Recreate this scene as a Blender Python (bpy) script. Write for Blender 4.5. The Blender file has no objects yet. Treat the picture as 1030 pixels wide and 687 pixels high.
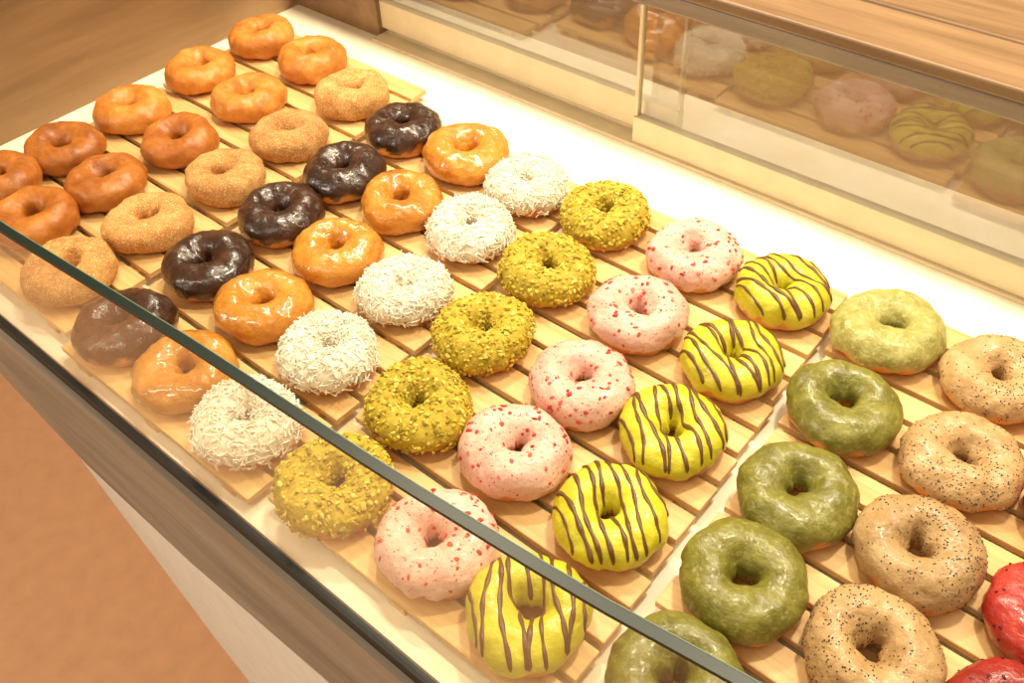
import bpy, math, random
import numpy as np
from mathutils import Matrix, Vector, noise
random.seed(4); rng=np.random.default_rng(7)
scn=bpy.context.scene

def lin(c):
    return tuple(((x/255)/12.92 if x/255<=.04045 else ((x/255+.055)/1.055)**2.4) for x in c)+(1,)

# ---------------- node helpers ----------------
class NT:
    def __init__(s,name):
        s.m=bpy.data.materials.new(name); s.m.use_nodes=True
        s.t=s.m.node_tree; s.b=s.t.nodes['Principled BSDF']; s.o=s.t.nodes['Material Output']
    def n(s,typ,**k):
        nd=s.t.nodes.new(typ)
        for a,v in k.items():
            if a.startswith('i_'):
                key=a[2:]; key=int(key) if key.isdigit() else key.replace('_',' ')
                nd.inputs[key].default_value=v
            else: setattr(nd,a,v)
        return nd
    def l(s,a,b): s.t.links.new(a,b)
    def coord(s,scale=(1,1,1),rot=(0,0,0)):
        tc=s.n('ShaderNodeTexCoord'); mp=s.n('ShaderNodeMapping')
        mp.inputs['Scale'].default_value=scale; mp.inputs['Rotation'].default_value=rot
        s.l(tc.outputs['Object'],mp.inputs['Vector']); return mp.outputs[0]
    def noise(s,vec,scale,detail=3,rough=.55,dist=0):
        nd=s.n('ShaderNodeTexNoise'); nd.inputs['Scale'].default_value=scale
        nd.inputs['Detail'].default_value=detail; nd.inputs['Roughness'].default_value=rough
        nd.inputs['Distortion'].default_value=dist
        s.l(vec,nd.inputs['Vector']); return nd.outputs['Fac']
    def ramp(s,fac,stops):
        r=s.n('ShaderNodeValToRGB'); e=r.color_ramp.elements
        while len(e)<len(stops): e.new(.5)
        for el,(p,c) in zip(e,stops): el.position=p; el.color=c if len(c)==4 else lin(c)
        s.l(fac,r.inputs[0]); return r.outputs[0]
    def mix(s,f,a,b):
        m=s.n('ShaderNodeMix',data_type='RGBA')
        for sock,v in ((m.inputs[0],f),(m.inputs[6],a),(m.inputs[7],b)):
            if hasattr(v,'links'): s.l(v,sock)
            elif isinstance(v,(int,float)): sock.default_value=v
            else: sock.default_value=v if len(v)==4 else lin(v)
        return m.outputs[2]
    def attr(s,name): return s.n('ShaderNodeAttribute',attribute_name=name).outputs['Fac']
    def bump(s,h,strength,dist=.001,h2=None,s2=.3,d2=.004):
        b=s.n('ShaderNodeBump'); b.inputs['Strength'].default_value=strength; b.inputs['Distance'].default_value=dist
        s.l(h,b.inputs['Height'])
        if h2 is not None:
            c=s.n('ShaderNodeBump'); c.inputs['Strength'].default_value=s2; c.inputs['Distance'].default_value=d2
            s.l(h2,c.inputs['Height']); s.l(c.outputs[0],b.inputs['Normal'])
        s.l(b.outputs[0],s.b.inputs['Normal'])
    def set(s,**k):
        for a,v in k.items():
            a=a.replace('_',' '); v2=v
            if hasattr(v,'links'): s.l(v,s.b.inputs[a])
            else: s.b.inputs[a].default_value=v2
        return s.m

def wood(name,c1,c2,c3,axis='x',scale=6,rough=.5,stretch=14,bump=.15,knots=0):
    k=NT(name); sc={'x':(1,stretch,stretch),'y':(stretch,1,stretch),'z':(stretch,stretch,1)}[axis]
    v=k.coord(sc); f=k.noise(v,scale,5,.6,.6)
    v2=k.coord(tuple(x*.35 for x in sc)); f2=k.noise(v2,scale*.6,2,.5,1.2)
    a=k.ramp(f,[(.3,c1),(.5,c2),(.72,c3)])
    b=k.ramp(f2,[(.35,c1),(.65,c3)])
    col=k.mix(.4,a,b)
    if knots:
        vo=k.n('ShaderNodeTexVoronoi'); vo.inputs['Scale'].default_value=knots
        s3={'x':(.6,1,1),'y':(1,.6,1),'z':(1,1,.6)}[axis]; k.l(k.coord(s3),vo.inputs['Vector'])
        kn=k.ramp(vo.outputs['Distance'],[(.02,(255,255,255)),(.13,(0,0,0))])
        col=k.mix(kn,col,tuple(int(x*.6) for x in c1))
    k.bump(f,bump,.0006)
    return k.set(Base_Color=col,Roughness=rough)

def flat(name,c,rough=.5,**kw):
    k=NT(name); f=k.noise(k.coord(),30,4)
    col=k.mix(f,tuple(int(x*.93) for x in c),tuple(min(255,int(x*1.05)) for x in c))
    return k.set(Base_Color=col,Roughness=rough,**kw)

# ---------------- mesh helpers ----------------
def mkobj(name,V,F,mats,mi=None,parent=None,smooth=False,attrs=None):
    me=bpy.data.meshes.new(name); me.from_pydata([tuple(v) for v in V],[],[tuple(f) for f in F])
    for m in mats: me.materials.append(m)
    if mi is not None: me.polygons.foreach_set('material_index',np.asarray(mi,dtype=np.int32))
    if smooth is True: me.polygons.foreach_set('use_smooth',[True]*len(me.polygons))
    elif smooth is not False: me.polygons.foreach_set('use_smooth',list(smooth))
    if attrs:
        for n,a in attrs.items():
            at=me.attributes.new(n,'FLOAT','POINT'); at.data.foreach_set('value',np.asarray(a,dtype=np.float32))
    me.update(); o=bpy.data.objects.new(name,me); scn.collection.objects.link(o)
    if parent: o.parent=parent
    return o
BF=[(0,3,2,1),(4,5,6,7),(0,1,5,4),(1,2,6,5),(2,3,7,6),(3,0,4,7)]
def boxv(x0,x1,y0,y1,z0,z1):
    return [(x0,y0,z0),(x1,y0,z0),(x1,y1,z0),(x0,y1,z0),(x0,y0,z1),(x1,y0,z1),(x1,y1,z1),(x0,y1,z1)]
def box(name,b,mat,parent=None,bev=0):
    o=mkobj(name,boxv(*b),BF,[mat],parent=parent)
    if bev:
        m=o.modifiers.new('b','BEVEL'); m.width=bev; m.segments=2
    return o
def boxes(name,L,mat,parent=None,bev=0):
    V=[];F=[]
    for b in L:
        n=len(V); V+=boxv(*b); F+=[tuple(i+n for i in f) for f in BF]
    o=mkobj(name,V,F,[mat],parent=parent)
    if bev:
        m=o.modifiers.new('b','BEVEL'); m.width=bev; m.segments=2
    return o
def empty(name,loc=(0,0,0)):
    e=bpy.data.objects.new(name,None); e.location=loc; scn.collection.objects.link(e); e.empty_display_size=.05; return e
def strip(name,rows,mat,parent=None,closed=False,smooth=False):
    n=len(rows[0]); V=[p for r in rows for p in r]; F=[]
    R=len(rows)
    for i in range(R if closed else R-1):
        j=(i+1)%R
        for k in range(n-1): F.append((i*n+k,i*n+k+1,j*n+k+1,j*n+k))
    if closed:
        F.append(tuple(i*n for i in range(R))[::-1]); F.append(tuple(i*n+n-1 for i in range(R)))
    return mkobj(name,V,F,[mat],parent=parent,smooth=smooth)

# ---------------- surfaces ----------------
k=NT('cream_board'); f=k.noise(k.coord(),14,5,.6); f2=k.noise(k.coord(),220,2)
c=k.ramp(f,[(.3,(242,230,200)),(.7,(252,245,226))]); k.bump(f2,.12,.0005)
M_shelf=k.set(Base_Color=c,Roughness=.6)
M_oakend=wood('end_panel_oak',(122,92,62),(150,116,80),(172,138,100),'y',3,.5,10,knots=4)
M_fascia=wood('greyed_oak',(112,98,84),(142,126,108),(168,150,130),'x',4,.45,20)
M_top=wood('counter_oak',(104,78,52),(136,104,74),(162,130,96),'x',4,.45,16)
M_behind=wood('cabinet_oak',(158,128,94),(180,148,112),(196,166,130),'x',3,.55,12)
M_slat=wood('pine_slat',(196,150,88),(226,184,118),(240,206,146),'x',7,.5,16,.25)
M_rail=flat('cream_rail',(232,214,176),.35)
M_black=flat('black_gasket',(22,19,17),.5)
M_white=flat('white_plinth',(246,240,228),.6)
M_floor=flat('terracotta_floor',(222,164,120),.5)
M_wall=flat('warm_plaster',(206,172,130),.8)
M_edge=NT('glass_edge_green').set(Base_Color=lin((12,30,22)),Roughness=.4)
M_edgel=NT('glass_highlight').set(Base_Color=lin((100,120,100)),Roughness=.3)  # paler colour painted in for the highlight along the glass edge

def glassmat(name,tint,base,gain,ior=1.5,rough=.0):
    k=NT(name); t=k.t; t.nodes.remove(k.b)
    tr=k.n('ShaderNodeBsdfTransparent'); tr.inputs[0].default_value=tint
    gl=k.n('ShaderNodeBsdfGlossy'); gl.inputs['Roughness'].default_value=rough; gl.inputs[0].default_value=(1,1,1,1)
    fr=k.n('ShaderNodeFresnel'); fr.inputs[0].default_value=ior
    ma=k.n('ShaderNodeMath',operation='MULTIPLY_ADD'); ma.inputs[1].default_value=gain; ma.inputs[2].default_value=base; ma.use_clamp=True
    k.l(fr.outputs[0],ma.inputs[0])
    mx=k.n('ShaderNodeMixShader'); k.l(ma.outputs[0],mx.inputs[0]); k.l(tr.outputs[0],mx.inputs[1]); k.l(gl.outputs[0],mx.inputs[2])
    k.l(mx.outputs[0],k.o.inputs[0]); return k.m
M_glass=glassmat('front_glass',(.95,.97,.93,1),.05,1.35)
M_door=glassmat('door_glass',(.9,.88,.86,1),.09,1.2,rough=.04)

# ---------------- display case ----------------
case=empty('bakery_display_case')
XL,XR=-.083,1.5; YB,YF=.147,-.469
box('shelf_board',(XL,XR,YF,YB+.12,-.018,0),M_shelf,case)
box('end_panel',(XL-.03,XL,YF,YB+.02,-.1,.42),M_oakend,case)
box('corner_post',(XL,.088,YB,YB+.02,0,.185),M_oakend,case)
def door(nm,x0,x1,y,zb,rail,zt):
    d=empty(nm); d.parent=case
    boxes('door_bottom_rail',[(x0,x1,y-.006,y+.006,zb,rail)],M_rail,d,.001)
    boxes('door_stile',[(x0,x0+.004,y-.004,y+.004,rail,zt),(x1-.004,x1,y-.004,y+.004,rail,zt)],M_rail,d,.0006)
    mkobj('door_pane',[(x0,y,rail),(x1,y,rail),(x1,y,zt),(x0,y,zt)],[(0,1,2,3)],[M_door],parent=d)
door('sliding_door_a',.088,.56,YB+.012,.012,.05,.165)
door('sliding_door_b',.512,1.5,YB-.004,.004,.036,.165)
boxes('door_track',[(.088,XR,YB-.014,YB+.024,0,.004)],M_rail,case)
boxes('back_header',[(XL,XR,YB-.008,YB+.04,.165,.182)],M_fascia,case,.002)
boxes('header_shadow_line',[(XL,XR,YB-.004,YB+.04,.182,.186)],M_black,case)
boxes('counter_top',[(XL-.03,XR,YB-.016,YB+.06,.186,.198),(XL-.03,XR,YB+.063,.9,.186,.198)],M_top,case,.002)
boxes('counter_groove',[(XL-.03,XR,YB+.058,YB+.066,.186,.194)],M_black,case)
box('cabinet_back',(XL,XR,.40,.42,-.1,.186),M_behind,case)
box('cabinet_floor',(XL,XR,YB+.12,.40,-.018,-.001),M_behind,case)
# front
xs=[-.113,0,.15,.33,.5,.7,.9,1.1,1.5]
def interp(xs_,tab): return [float(np.interp(x,[t[0] for t in tab],[t[1] for t in tab])) for x in xs_]
fb=interp(xs,[(-.15,-.474),(0,-.480),(.15,-.487),(.33,-.496),(.5,-.498),(.7,-.494),(.9,-.488),(1.5,-.475)])
strip('front_gasket',[[(x,YF,.003) for x in xs],[(x,YF-.007,.003) for x in xs],[(x,YF-.007,-.010) for x in xs],[(x,YF,-.010) for x in xs]],M_black,case,True)
strip('front_fascia',[[(x,YF-.001,-.010) for x in xs],[(x,YF-.012,-.012) for x in xs],[(x,YF-.012-.3*(YF-.012-y),-.05) for x,y in zip(xs,fb)],[(x,y,-.1) for x,y in zip(xs,fb)],[(x,y+.03,-.1) for x,y in zip(xs,fb)]],M_fascia,case,True)
xp=np.linspace(-1.2,1.5,16)
py=interp(xp,[(-1.2,-.20),(-.46,-.334),(-.1,-.378),(.176,-.4135),(.6,-.45),(1.5,-.45)])
strip('plinth_front',[[(x,y,-.9) for x,y in zip(xp,py)],[(x,y,-.1) for x,y in zip(xp,py)]],M_white,case)
gx=np.linspace(-.08,1.5,40)
gt=interp(gx,[(-.1,-.474),(.15,-.472),(.35,-.466),(.57,-.452),(.75,-.445),(.88,-.436),(.97,-.425),(1.5,-.40)])
ZT=.175
pane=empty('curved_front_glass'); pane.parent=case
strip('glass_pane',[[(x,YF-.004,.003) for x in gx],[(x,y-.004,ZT) for x,y in zip(gx,gt)]],M_glass,pane,smooth=True)
strip('glass_polished_edge',[[(x,y-.007,ZT) for x,y in zip(gx,gt)],[(x,y-.0005,ZT) for x,y in zip(gx,gt)],[(x,y-.0005,ZT+.003) for x,y in zip(gx,gt)],[(x,y-.007,ZT+.003) for x,y in zip(gx,gt)]],M_edge,pane,True)
strip('glass_edge_highlight',[[(x,y-.0005,ZT+.0005) for x,y in zip(gx,gt)],[(x,y+.0003,ZT+.0005) for x,y in zip(gx,gt)],[(x,y+.0003,ZT+.003) for x,y in zip(gx,gt)],[(x,y-.0005,ZT+.0032) for x,y in zip(gx,gt)]],M_edgel,pane,True)  # thin pale strip stands in for the bright highlight line on the edge

# ---------------- room ----------------
box('floor',(-4,4,-4,4,-.95,-.9),M_floor)
box('wall_back',(-4,4,2.6,2.7,-.9,2.2),M_wall)
box('wall_left',(-4,-3.9,-4,2.6,-.9,2.2),M_wall)

# ---------------- donut positions (metres) ----------------
P={'A':[(.006,.015),(.014,-.087),(.0265,-.195),(.037,-.290),(.040,-.366)],
'B':[(.109,.0145),(.120,-.0945),(.131,-.202),(.133,-.297),(.132,-.380)],
'C':[(.213,-.014),(.220,-.117),(.228,-.213),(.231,-.311),(.240,-.404)],
'D':[(.315,-.030),(.328,-.131),(.330,-.219),(.337,-.316),(.348,-.416)],
'E':[(.408,-.025),(.412,-.129),(.421,-.225),(.427,-.319),(.439,-.413)],
'F':[(.499,-.032),(.501,-.122),(.513,-.225),(.518,-.322),(.527,-.418)],
'G':[(.591,-.023),(.599,-.123),(.608,-.222),(.621,-.318),(.629,-.414)],
'H':[(.694,-.022),(.700,-.121),(.710,-.217),(.714,-.305),(.723,-.404)],
'I':[(.783,-.018),(.792,-.118),(.797,-.216),(.805,-.309),(.809,-.404)],
'J':[(.878,-.006),(.887,-.110),(.899,-.207),(.906,-.295),(.909,-.383)],
'K':[(.969,-.007),(.980,-.104),(.987,-.200),(.995,-.288),(1.001,-.376)],
'L':[(1.060,-.003),(1.070,-.100),(1.077,-.195),(1.084,-.282),(1.090,-.368)]}
ZS=.0145

def tray(x0,x1,ys,shift):
    e=empty('wooden_slat_tray')
    L=[];yt=ys[0]+.05;yb=ys[-1]-.048
    pitch=.0325;w=.0268; n=int((yt-yb)/pitch)+1
    for i in range(n):
        y=yt-.012-i*pitch
        if y-w/2<YF+.002: continue
        s=shift*(yt-y); j=random.uniform(-.002,.002)
        L.append((x0+s+j,x1+s+j,y-w/2,y+w/2,ZS-.0065,ZS))
    boxes('slats',L,M_slat,e,.001)
    ymin=L[-1][2]
    V=[];F=[]
    for xx in (x0+.03,(x0+x1)/2,x1-.03):
        n0=len(V); a=shift*(yt-ymin)
        V+=[(xx-.008+a,ymin,0),(xx+.008+a,ymin,0),(xx+.008,yt,0),(xx-.008,yt,0),(xx-.008+a,ymin,ZS-.0065),(xx+.008+a,ymin,ZS-.0065),(xx+.008,yt,ZS-.0065),(xx-.008,yt,ZS-.0065)]
        F+=[tuple(i+n0 for i in f) for f in BF]
    mkobj('battens',V,F,[M_slat],parent=e)
def rng_tray(a,b,sh):
    x0=P[a][0][0]-.042; x1=P[b][0][0]+.043
    tray(x0,x1,[P[a][0][1] if P[a][0][1]>P[b][0][1] else P[b][0][1],min(P[a][4][1],P[b][4][1])],sh)
rng_tray('A','C',.07); rng_tray('D','F',.07); rng_tray('G','I',.075); rng_tray('J','L',.08)

# ---------------- donut materials ----------------
BREAD=((170,98,32),(208,134,56),(226,166,92))
def donutmat(name,cols,rough=.4,mott=40,bump=.15,bscale=120,coat=0,bread=BREAD,speck=None,thr=(.3,.5,.7),wav=.35,coatr=.12,spec=.5,rr=.15):
    k=NT(name); v=k.coord()
    info=k.n('ShaderNodeObjectInfo')
    add=k.n('ShaderNodeVectorMath',operation='ADD'); k.l(v,add.inputs[0]); k.l(info.outputs['Location'],add.inputs[1]); v=add.outputs[0]
    f=k.noise(v,mott,6,.68,.3)
    c=k.ramp(f,[(thr[0],cols[0]),(thr[1],cols[1]),(thr[2],cols[2])])
    if speck:
        f3=k.noise(v,speck[0],3,.6); msk=k.ramp(f3,[(speck[2],(0,0,0)),(min(1,speck[2]+speck[3] if len(speck)>3 else speck[2]+.06),(255,255,255))]); c=k.mix(msk,c,speck[1])
    fb_=k.noise(v,35,4,.6); cb=k.ramp(fb_,[(.3,bread[0]),(.5,bread[1]),(.72,bread[2])])
    ice=k.attr('ice'); col=k.mix(ice,cb,c)
    hs=k.n('ShaderNodeHueSaturation'); mr=k.n('ShaderNodeMapRange'); mr.inputs[3].default_value=.88; mr.inputs[4].default_value=1.08
    k.l(info.outputs['Random'],mr.inputs[0]); k.l(mr.outputs[0],hs.inputs['Value']); k.l(col,hs.inputs['Color']); col=hs.outputs[0]
    f2=k.noise(v,bscale,5,.65); f4=k.noise(v,55,4,.6); k.bump(f2,bump,.001,f4,wav,.004)
    ro=k.n('ShaderNodeMapRange'); ro.inputs[1].default_value=.3; ro.inputs[2].default_value=.7; ro.inputs[3].default_value=rough-rr*.5; ro.inputs[4].default_value=rough+rr
    k.l(f2,ro.inputs[0])
    k.set(Base_Color=col,Roughness=ro.outputs[0],Specular_IOR_Level=spec)
    if coat: k.set(Coat_Weight=coat,Coat_Roughness=coatr)
    return k.m
def topmat(name,stops,rough=.6):
    k=NT(name); c=k.ramp(k.attr('rnd'),stops); return k.set(Base_Color=c,Roughness=rough)

MAT={
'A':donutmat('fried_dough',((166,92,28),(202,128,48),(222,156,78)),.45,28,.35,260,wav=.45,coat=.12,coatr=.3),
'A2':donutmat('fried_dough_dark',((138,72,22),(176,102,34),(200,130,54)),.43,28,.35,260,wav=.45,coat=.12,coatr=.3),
'C':donutmat('cinnamon_sugar_dough',((170,104,40),(198,138,66),(216,164,96)),.75,60,1.0,600,speck=(800,(240,216,170),.57),wav=.6),
'D':donutmat('dark_chocolate_icing',((38,20,11),(58,32,18),(84,50,30)),.3,45,.3,90,coat=.5,coatr=.15,speck=(300,(140,98,66),.66),wav=.8),
'E':donutmat('sugar_glaze',((178,104,24),(206,134,40),(224,160,68)),.3,30,.3,90,coat=1.0,coatr=.07,wav=.9),
'F':donutmat('white_icing',((222,210,184),(234,224,202),(244,238,224)),.6,50,.3,200),
'G':donutmat('pistachio_icing',((158,134,28),(188,162,42),(208,182,62)),.65,120,1,350),
'H':donutmat('strawberry_icing',((216,164,146),(230,184,166),(240,204,186)),.47,40,.4,110,coat=.15,speck=(380,(206,98,82),.64),wav=.7),
'I':donutmat('yellow_icing',((186,174,28),(206,194,42),(218,208,68)),.42,30,.3,90,coat=.25,wav=.7),
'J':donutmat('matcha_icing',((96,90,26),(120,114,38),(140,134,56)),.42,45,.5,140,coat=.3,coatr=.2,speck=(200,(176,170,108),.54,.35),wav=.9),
'K':donutmat('caramel_icing',((158,122,76),(182,146,98),(202,168,120)),.45,45,.4,110,coat=.15,wav=.8),
'L':donutmat('red_berry_icing',((132,28,20),(160,38,28),(184,60,46)),.38,40,.3,110,coat=.3,wav=.8)}
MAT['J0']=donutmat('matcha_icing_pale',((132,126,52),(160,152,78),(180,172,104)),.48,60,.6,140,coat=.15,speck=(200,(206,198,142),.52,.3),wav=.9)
T_coco=topmat('coconut_shreds',[(0,(230,218,192)),(.5,(244,236,218)),(1,(254,250,240))],.6)
T_pist=topmat('pistachio_crumbs',[(0,(144,120,22)),(.3,(186,162,40)),(.7,(212,188,62)),(1,(226,208,106))],.65)
T_berry=topmat('dried_strawberry',[(0,(168,34,26)),(.6,(206,66,48)),(1,(226,116,92))],.55)
T_choc=flat('chocolate_drizzle',(106,70,36),.4)
T_poppy=topmat('poppy_seeds',[(0,(26,22,22)),(.7,(50,42,40)),(1,(84,74,70))],.5)
T_dark=topmat('cocoa_nibs',[(0,(60,14,12)),(1,(100,24,20))],.5)

# ---------------- donut builder ----------------
NA,NB=96,40
AA,BB=np.meshgrid(np.linspace(0,2*np.pi,NA,endpoint=False),np.linspace(0,2*np.pi,NB,endpoint=False),indexing='ij')
AF,BFl=AA.ravel(),BB.ravel()
TF=[(i*NB+j,((i+1)%NA)*NB+j,((i+1)%NA)*NB+(j+1)%NB,i*NB+(j+1)%NB) for i in range(NA) for j in range(NB)]
def ico():
    import bmesh
    bm=bmesh.new(); bmesh.ops.create_icosphere(bm,subdivisions=1,radius=1)
    V=np.array([v.co[:] for v in bm.verts]); F=[tuple(v.index for v in f.verts) for f in bm.faces]; bm.free(); return V,F
ICO=ico()
OCT=(np.array([(1,0,0),(-1,0,0),(0,1,0),(0,-1,0),(0,0,1),(0,0,-1)],float),[(0,2,4),(2,1,4),(1,3,4),(3,0,4),(2,0,5),(1,2,5),(3,1,5),(0,3,5)])
SHR=(np.array([(-1,-1,-1),(-1,1,-1),(-1,1,1),(-1,-1,1),(0,-1,-1+.9),(0,1,-1+.9),(0,1,1+.9),(0,-1,1+.9),(1,-1,-1),(1,1,-1),(1,1,1),(1,-1,1)],float),
     [(0,3,2,1),(8,9,10,11)]+[(i,(i+1)%4,(i+1)%4+4,i+4) for i in range(4)]+[(i+4,(i+1)%4+4,(i+1)%4+8,i+8) for i in range(4)])

class Donut:
    def __init__(s,R=.045,rt=.0172,h=.0175):
        s.rt=rt; s.Rc=R-rt; s.h=h
        s.ph=rng.uniform(0,6.28,8); s.am=rng.uniform(.35,1,8)*np.array([.07,.055,.045,.045,.03,.03,.13,.09])
    def prm(s,a):
        rt=s.rt*(1+s.am[0]*np.cos(a+s.ph[0])+s.am[1]*np.cos(2*a+s.ph[1])+s.am[2]*np.cos(3*a+s.ph[2]))
        Rc=s.Rc*(1+s.am[3]*np.cos(2*a+s.ph[3])+s.am[4]*np.cos(3*a+s.ph[4]))
        h=s.h*(1+.08*np.cos(a+s.ph[5])+s.am[5]*np.cos(3*a))
        return rt,Rc,h
    def pt(s,a,b,e):
        rt,Rc,h=s.prm(a); cb,sb=np.cos(b),np.sin(b)
        sgn=np.where(sb>=0,1.0,.82)
        sz=np.sign(sb)*np.abs(sb)**np.where(sb>=0,.95,.8)
        inn=np.where(cb<0,1+(-cb)**2*(s.am[6]*np.cos(2*a+s.ph[6])+s.am[7]*np.cos(3*a+s.ph[7])),1)
        r=Rc+(rt*inn+e)*cb; z=s.h*.82+(h*sgn*sz)+e*sb
        return np.stack([r*np.cos(a),r*np.sin(a),np.maximum(z,0)],-1)
    def frame(s,a,b,e):
        p=s.pt(a,b,e); d=1e-4
        ta=s.pt(a+d*10,b,e)-p; tb=s.pt(a,b+d*10,e)-p
        ta/=np.linalg.norm(ta,axis=-1,keepdims=True)+1e-12; n=np.cross(ta,tb); n/=np.linalg.norm(n,axis=-1,keepdims=True)+1e-12
        t2=np.cross(n,ta); return p,ta,t2,n

def vnoise(P_,sc,off):
    return np.array([noise.noise(Vector((p[0]*sc+off,p[1]*sc+off*.7,p[2]*sc))) for p in P_])
NAMES={'A':'plain_donut','A2':'plain_donut','C':'cinnamon_sugar_donut','D':'chocolate_donut','E':'glazed_donut','F':'coconut_donut','G':'pistachio_donut','H':'strawberry_donut','I':'striped_lemon_donut','J':'matcha_donut','K':'poppy_seed_donut','L':'red_berry_donut'}

def build(kind,x,y,row):
    key=kind
    if kind=='B': key='A'
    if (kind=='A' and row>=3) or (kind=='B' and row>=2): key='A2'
    Rr={'A':.0438,'A2':.0435,'C':.0435,'D':.043,'E':.0435,'F':.041,'G':.0430,'H':.0428,'I':.0415,'J':.0432,'K':.0428,'L':.0430}[key]
    if kind=='J' and row==0: Rr=.0455
    if kind=='E' and row==0: Rr=.0465
    rt=Rr*random.uniform(.395,.42); h=random.uniform(.0172,.0188)
    d=Donut(Rr,rt,h); off=random.uniform(0,100)
    base=d.pt(AF,BFl,0)
    n1=vnoise(base,60,off); n2=vnoise(base,170,off+9)
    sb=np.sin(BFl)
    iced=key in 'DFGHIJKLE'
    A1,A2c=(.0022,.0009) if iced else (.0024,.0008)
    if iced:
        thr=-.12+.5*vnoise(np.stack([np.cos(AF)*.045,np.sin(AF)*.045,sb*.002],-1),75,off+3)
        if key=='E': thr-=.45
        ice=np.clip((sb-thr)/.1+.5,0,1); ice=ice*ice*(3-2*ice)
        th={'E':.0004,'F':.001,'G':.001}.get(key,.0013)
        e=ice*th+n1*A1+n2*A2c
        if key=='G': e+=ice*vnoise(base,450,off)*.0016
    else:
        ice=np.ones_like(AF); e=n1*A1+n2*A2c
        if key[0]=='A': ice=np.clip(1-.6*np.exp(-((sb+.25)/.13)**2),0,1)
    V=[d.pt(AF,BFl,e)]; F=list(TF); mi=[0]*len(TF); ICE=[ice]; RND=[np.full(len(AF),.5)]; SM=[True]*len(TF)
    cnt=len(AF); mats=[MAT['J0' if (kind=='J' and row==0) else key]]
    def scatter(tmpl,N,sfn,m,smin=-.05,e0=.0012,tilt=.4,sm=False,rjit=0,clump=0):
        nonlocal cnt
        tv,tf=tmpl; a=[];b=[]
        cp=rng.uniform(0,6.28)
        while len(a)<N:
            aa=rng.uniform(0,2*np.pi,N*3); bb=rng.uniform(-.5,np.pi+.5,N*3)
            ok=(np.sin(bb)>smin)&(rng.uniform(0,1,N*3)<(d.Rc+d.rt*np.cos(bb))/(d.Rc+d.rt))
            if clump: ok&=rng.uniform(0,1,N*3)<(1-clump*.5+clump*.5*np.cos(aa-cp))
            a+=aa[ok].tolist(); b+=bb[ok].tolist()
        a=np.array(a[:N]);b=np.array(b[:N])
        pp=d.pt(a,b,0); en=e0+vnoise(pp,60,off)*A1+vnoise(pp,170,off+9)*A2c
        p,t1,t2,n=d.frame(a,b,en)
        n=n+rng.normal(0,tilt,(N,3))*.5; n/=np.linalg.norm(n,axis=1,keepdims=True)
        ang=rng.uniform(0,2*np.pi,N)[:,None]; u=t1*np.cos(ang)+t2*np.sin(ang); u-=n*(u*n).sum(1,keepdims=True); u/=np.linalg.norm(u,axis=1,keepdims=True); w=np.cross(n,u)
        S=sfn(N)
        T=np.repeat(tv[None],N,0)
        if rjit: T=T*(1+rng.uniform(-rjit,rjit,(N,len(tv),1)))
        W=p[:,None]+T[:,:,0:1]*S[:,0,None,None]*u[:,None]+T[:,:,1:2]*S[:,1,None,None]*w[:,None]+T[:,:,2:3]*S[:,2,None,None]*n[:,None]
        k_=len(tv)
        V.append(W.reshape(-1,3)); r=rng.uniform(0,1,N); RND.append(np.repeat(r,k_)); ICE.append(np.ones(N*k_))
        for i in range(N):
            o=cnt+i*k_
            F.extend([tuple(q+o for q in f) for f in tf])
        mi.extend([m]*(N*len(tf))); SM.extend([sm]*(N*len(tf))); cnt+=N*k_
    U=lambda lo,hi,N: rng.uniform(lo,hi,N)
    if key=='F':
        mats.append(T_coco)
        scatter(SHR,950,lambda N:np.stack([U(.002,.006,N),U(.0003,.0007,N),U(.00025,.0005,N)],1),1,-.25,.0016,.95)
    if key=='G':
        mats.append(T_pist)
        scatter(ICO,640,lambda N:np.stack([U(.0009,.0031,N),U(.0009,.0026,N),U(.0007,.0018,N)],1),1,-.3,.0014,.6,rjit=.35)
    if key=='H':
        mats.append(T_berry)
        scatter(ICO,56,lambda N:np.stack([U(.0012,.003,N),U(.001,.0022,N),U(.0006,.0012,N)],1),1,.15,.0014,.3,rjit=.35,clump=.7)
        scatter(OCT,150,lambda N:np.stack([U(.0004,.001,N),U(.0004,.0009,N),U(.0003,.0006,N)],1),1,0,.0014,.3,rjit=.3)
    if key=='K':
        mats.append(T_poppy)
        scatter(OCT,430,lambda N:np.stack([U(.0005,.00095,N),U(.0004,.0008,N),U(.0004,.0006,N)],1),1,-.05,.0014,.3,clump=.9)
    if key=='L':
        mats.append(T_dark)
        scatter(ICO,40,lambda N:np.stack([U(.0008,.0018,N),U(.0007,.0014,N),U(.0005,.001,N)],1),1,.1,.0014,.3,rjit=.3)
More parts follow.
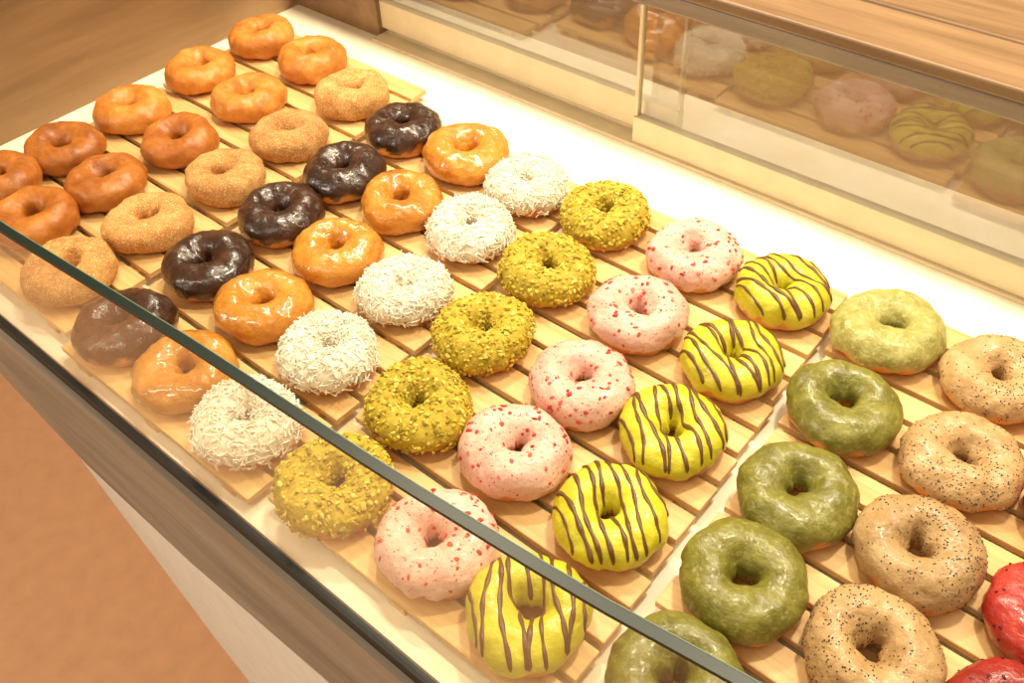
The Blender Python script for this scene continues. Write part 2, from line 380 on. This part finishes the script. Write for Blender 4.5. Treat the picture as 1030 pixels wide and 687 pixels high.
    if key=='I':
        mats.append(T_choc)
        th=random.uniform(-.35,.25)+math.radians(58); ct,st=math.cos(th),math.sin(th)
        ns=random.choice([9,10])
        for i in range(ns):
            c0=(-.5+(i+.5)/ns)*2*.041+random.uniform(-.001,.001); w1=random.uniform(0,6); sl=random.uniform(-.14,.14); rad=random.uniform(.0009,.0014)
            seg=[]
            def flush():
                nonlocal cnt
                if len(seg)>=4:
                    Q=np.array([s_[0] for s_ in seg]); Nn=np.array([s_[1] for s_ in seg])
                    tg=np.gradient(Q,axis=0); tg/=np.linalg.norm(tg,axis=1,keepdims=True)+1e-9
                    sd=np.cross(tg,Nn); sd/=np.linalg.norm(sd,axis=1,keepdims=True)+1e-9; K=8
                    rr=np.ones(len(seg))*rad; rr*=1+.25*np.sin(np.arange(len(seg))*.35+w1); rr[0]*=.45; rr[-1]*=.45
                    ring=[Q+sd*(np.cos(q)*rr)[:,None]*1.2+Nn*(np.sin(q)*rr*.6)[:,None] for q in np.linspace(0,2*np.pi,K,endpoint=False)]
                    W=np.stack(ring,1).reshape(-1,3); V.append(W); RND.append(np.zeros(len(W))); ICE.append(np.ones(len(W)))
                    for a_ in range(len(seg)-1):
                        for q in range(K):
                            F.append((cnt+a_*K+q,cnt+a_*K+(q+1)%K,cnt+(a_+1)*K+(q+1)%K,cnt+(a_+1)*K+q)); mi.append(1); SM.append(True)
                    F.append(tuple(cnt+q for q in range(K))[::-1]); F.append(tuple(cnt+(len(seg)-1)*K+q for q in range(K))); mi.extend([1,1]); SM.extend([False,False])
                    cnt+=len(W)
                seg.clear()
            for t in np.linspace(-.052,.052,100):
                off_=c0+sl*t+.0016*math.sin(t*90+w1)
                X=off_*ct-t*st; Y=off_*st+t*ct; r=math.hypot(X,Y); a=math.atan2(Y,X)
                rt_,Rc_,h_=d.prm(np.array(a)); q=(r-float(Rc_))/(float(rt_)+.0013)
                if abs(q)<.985:
                    b=math.acos(q); p0=d.pt(np.array([a]),np.array([b]),0)
                    ee=.0016+float(vnoise(p0,60,off)[0])*A1+float(vnoise(p0,170,off+9)[0])*A2c
                    pp,_,_,nn=d.frame(np.array([a]),np.array([b]),ee); seg.append((pp[0],nn[0]))
                else: flush()
            flush()
    V=np.concatenate(V); o=mkobj(NAMES[key],V,F,mats,mi,smooth=SM,attrs={'ice':np.concatenate(ICE),'rnd':np.concatenate(RND)})
    o.location=(x,y,ZS)
    if key!='I': o.rotation_euler=(0,0,random.uniform(0,6.28))
    return o
for kd,L in P.items():
    for i,(x,y) in enumerate(L): build(kd,x,y,i)

# ---------------- lights ----------------
def area(name,loc,target,sx,sy,power,col):
    l=bpy.data.lights.new(name,'AREA'); l.shape='RECTANGLE'; l.size=sx; l.size_y=sy; l.energy=power; l.color=col
    o=bpy.data.objects.new(name,l); o.location=loc
    o.rotation_euler=(Vector(target)-Vector(loc)).to_track_quat('-Z','Y').to_euler(); scn.collection.objects.link(o); return o
LC=(1,.86,.61)
area('case_led_strip',(.65,.14,.70),(.65,-.02,0),1.5,.04,9.5,LC)
area('front_fill',(.0,.3,1.8),(.4,-.1,0),.12,.12,18,LC)
area('front_fill',(.9,.25,1.8),(.7,-.2,0),.12,.12,20,LC)
area('front_fill',(.9,-1.6,1.9),(.4,-.2,-.3),1.0,1.0,10,LC)  # added broad overhead fill from the front, not a real fixture
area('plinth_floor_fill',(-.6,-2.0,1.0),(-.1,-.5,-.8),.6,.6,24,(1,.9,.74))  # added fill light to brighten the plinth, fascia and floor
area('cabinet_fill',(.7,.28,.18),(.7,.3,0),1.3,.05,1.0,LC)  # added light under the counter to brighten the wood behind the doors
w=bpy.data.worlds.new('world'); scn.world=w; w.use_nodes=True
w.node_tree.nodes['Background'].inputs[0].default_value=(1,.85,.62,1); w.node_tree.nodes['Background'].inputs[1].default_value=.30

# ---------------- camera ----------------
cam=bpy.data.cameras.new('camera'); co=bpy.data.objects.new('camera',cam); scn.collection.objects.link(co)
R=Matrix(((0.76153,-0.43405,0.48132),(0.64701,0.55268,-0.52528),(-0.03802,0.71144,0.70172)))
q=R.to_quaternion(); q.normalize()
co.matrix_world=Matrix.Translation((1.02366,-0.6408,0.59933))@q.to_matrix().to_4x4()
cam.sensor_width=36; cam.lens=947.3/1030*36; cam.clip_start=.01
scn.camera=co
scn.view_settings.view_transform='Standard'
scn.view_settings.exposure=0
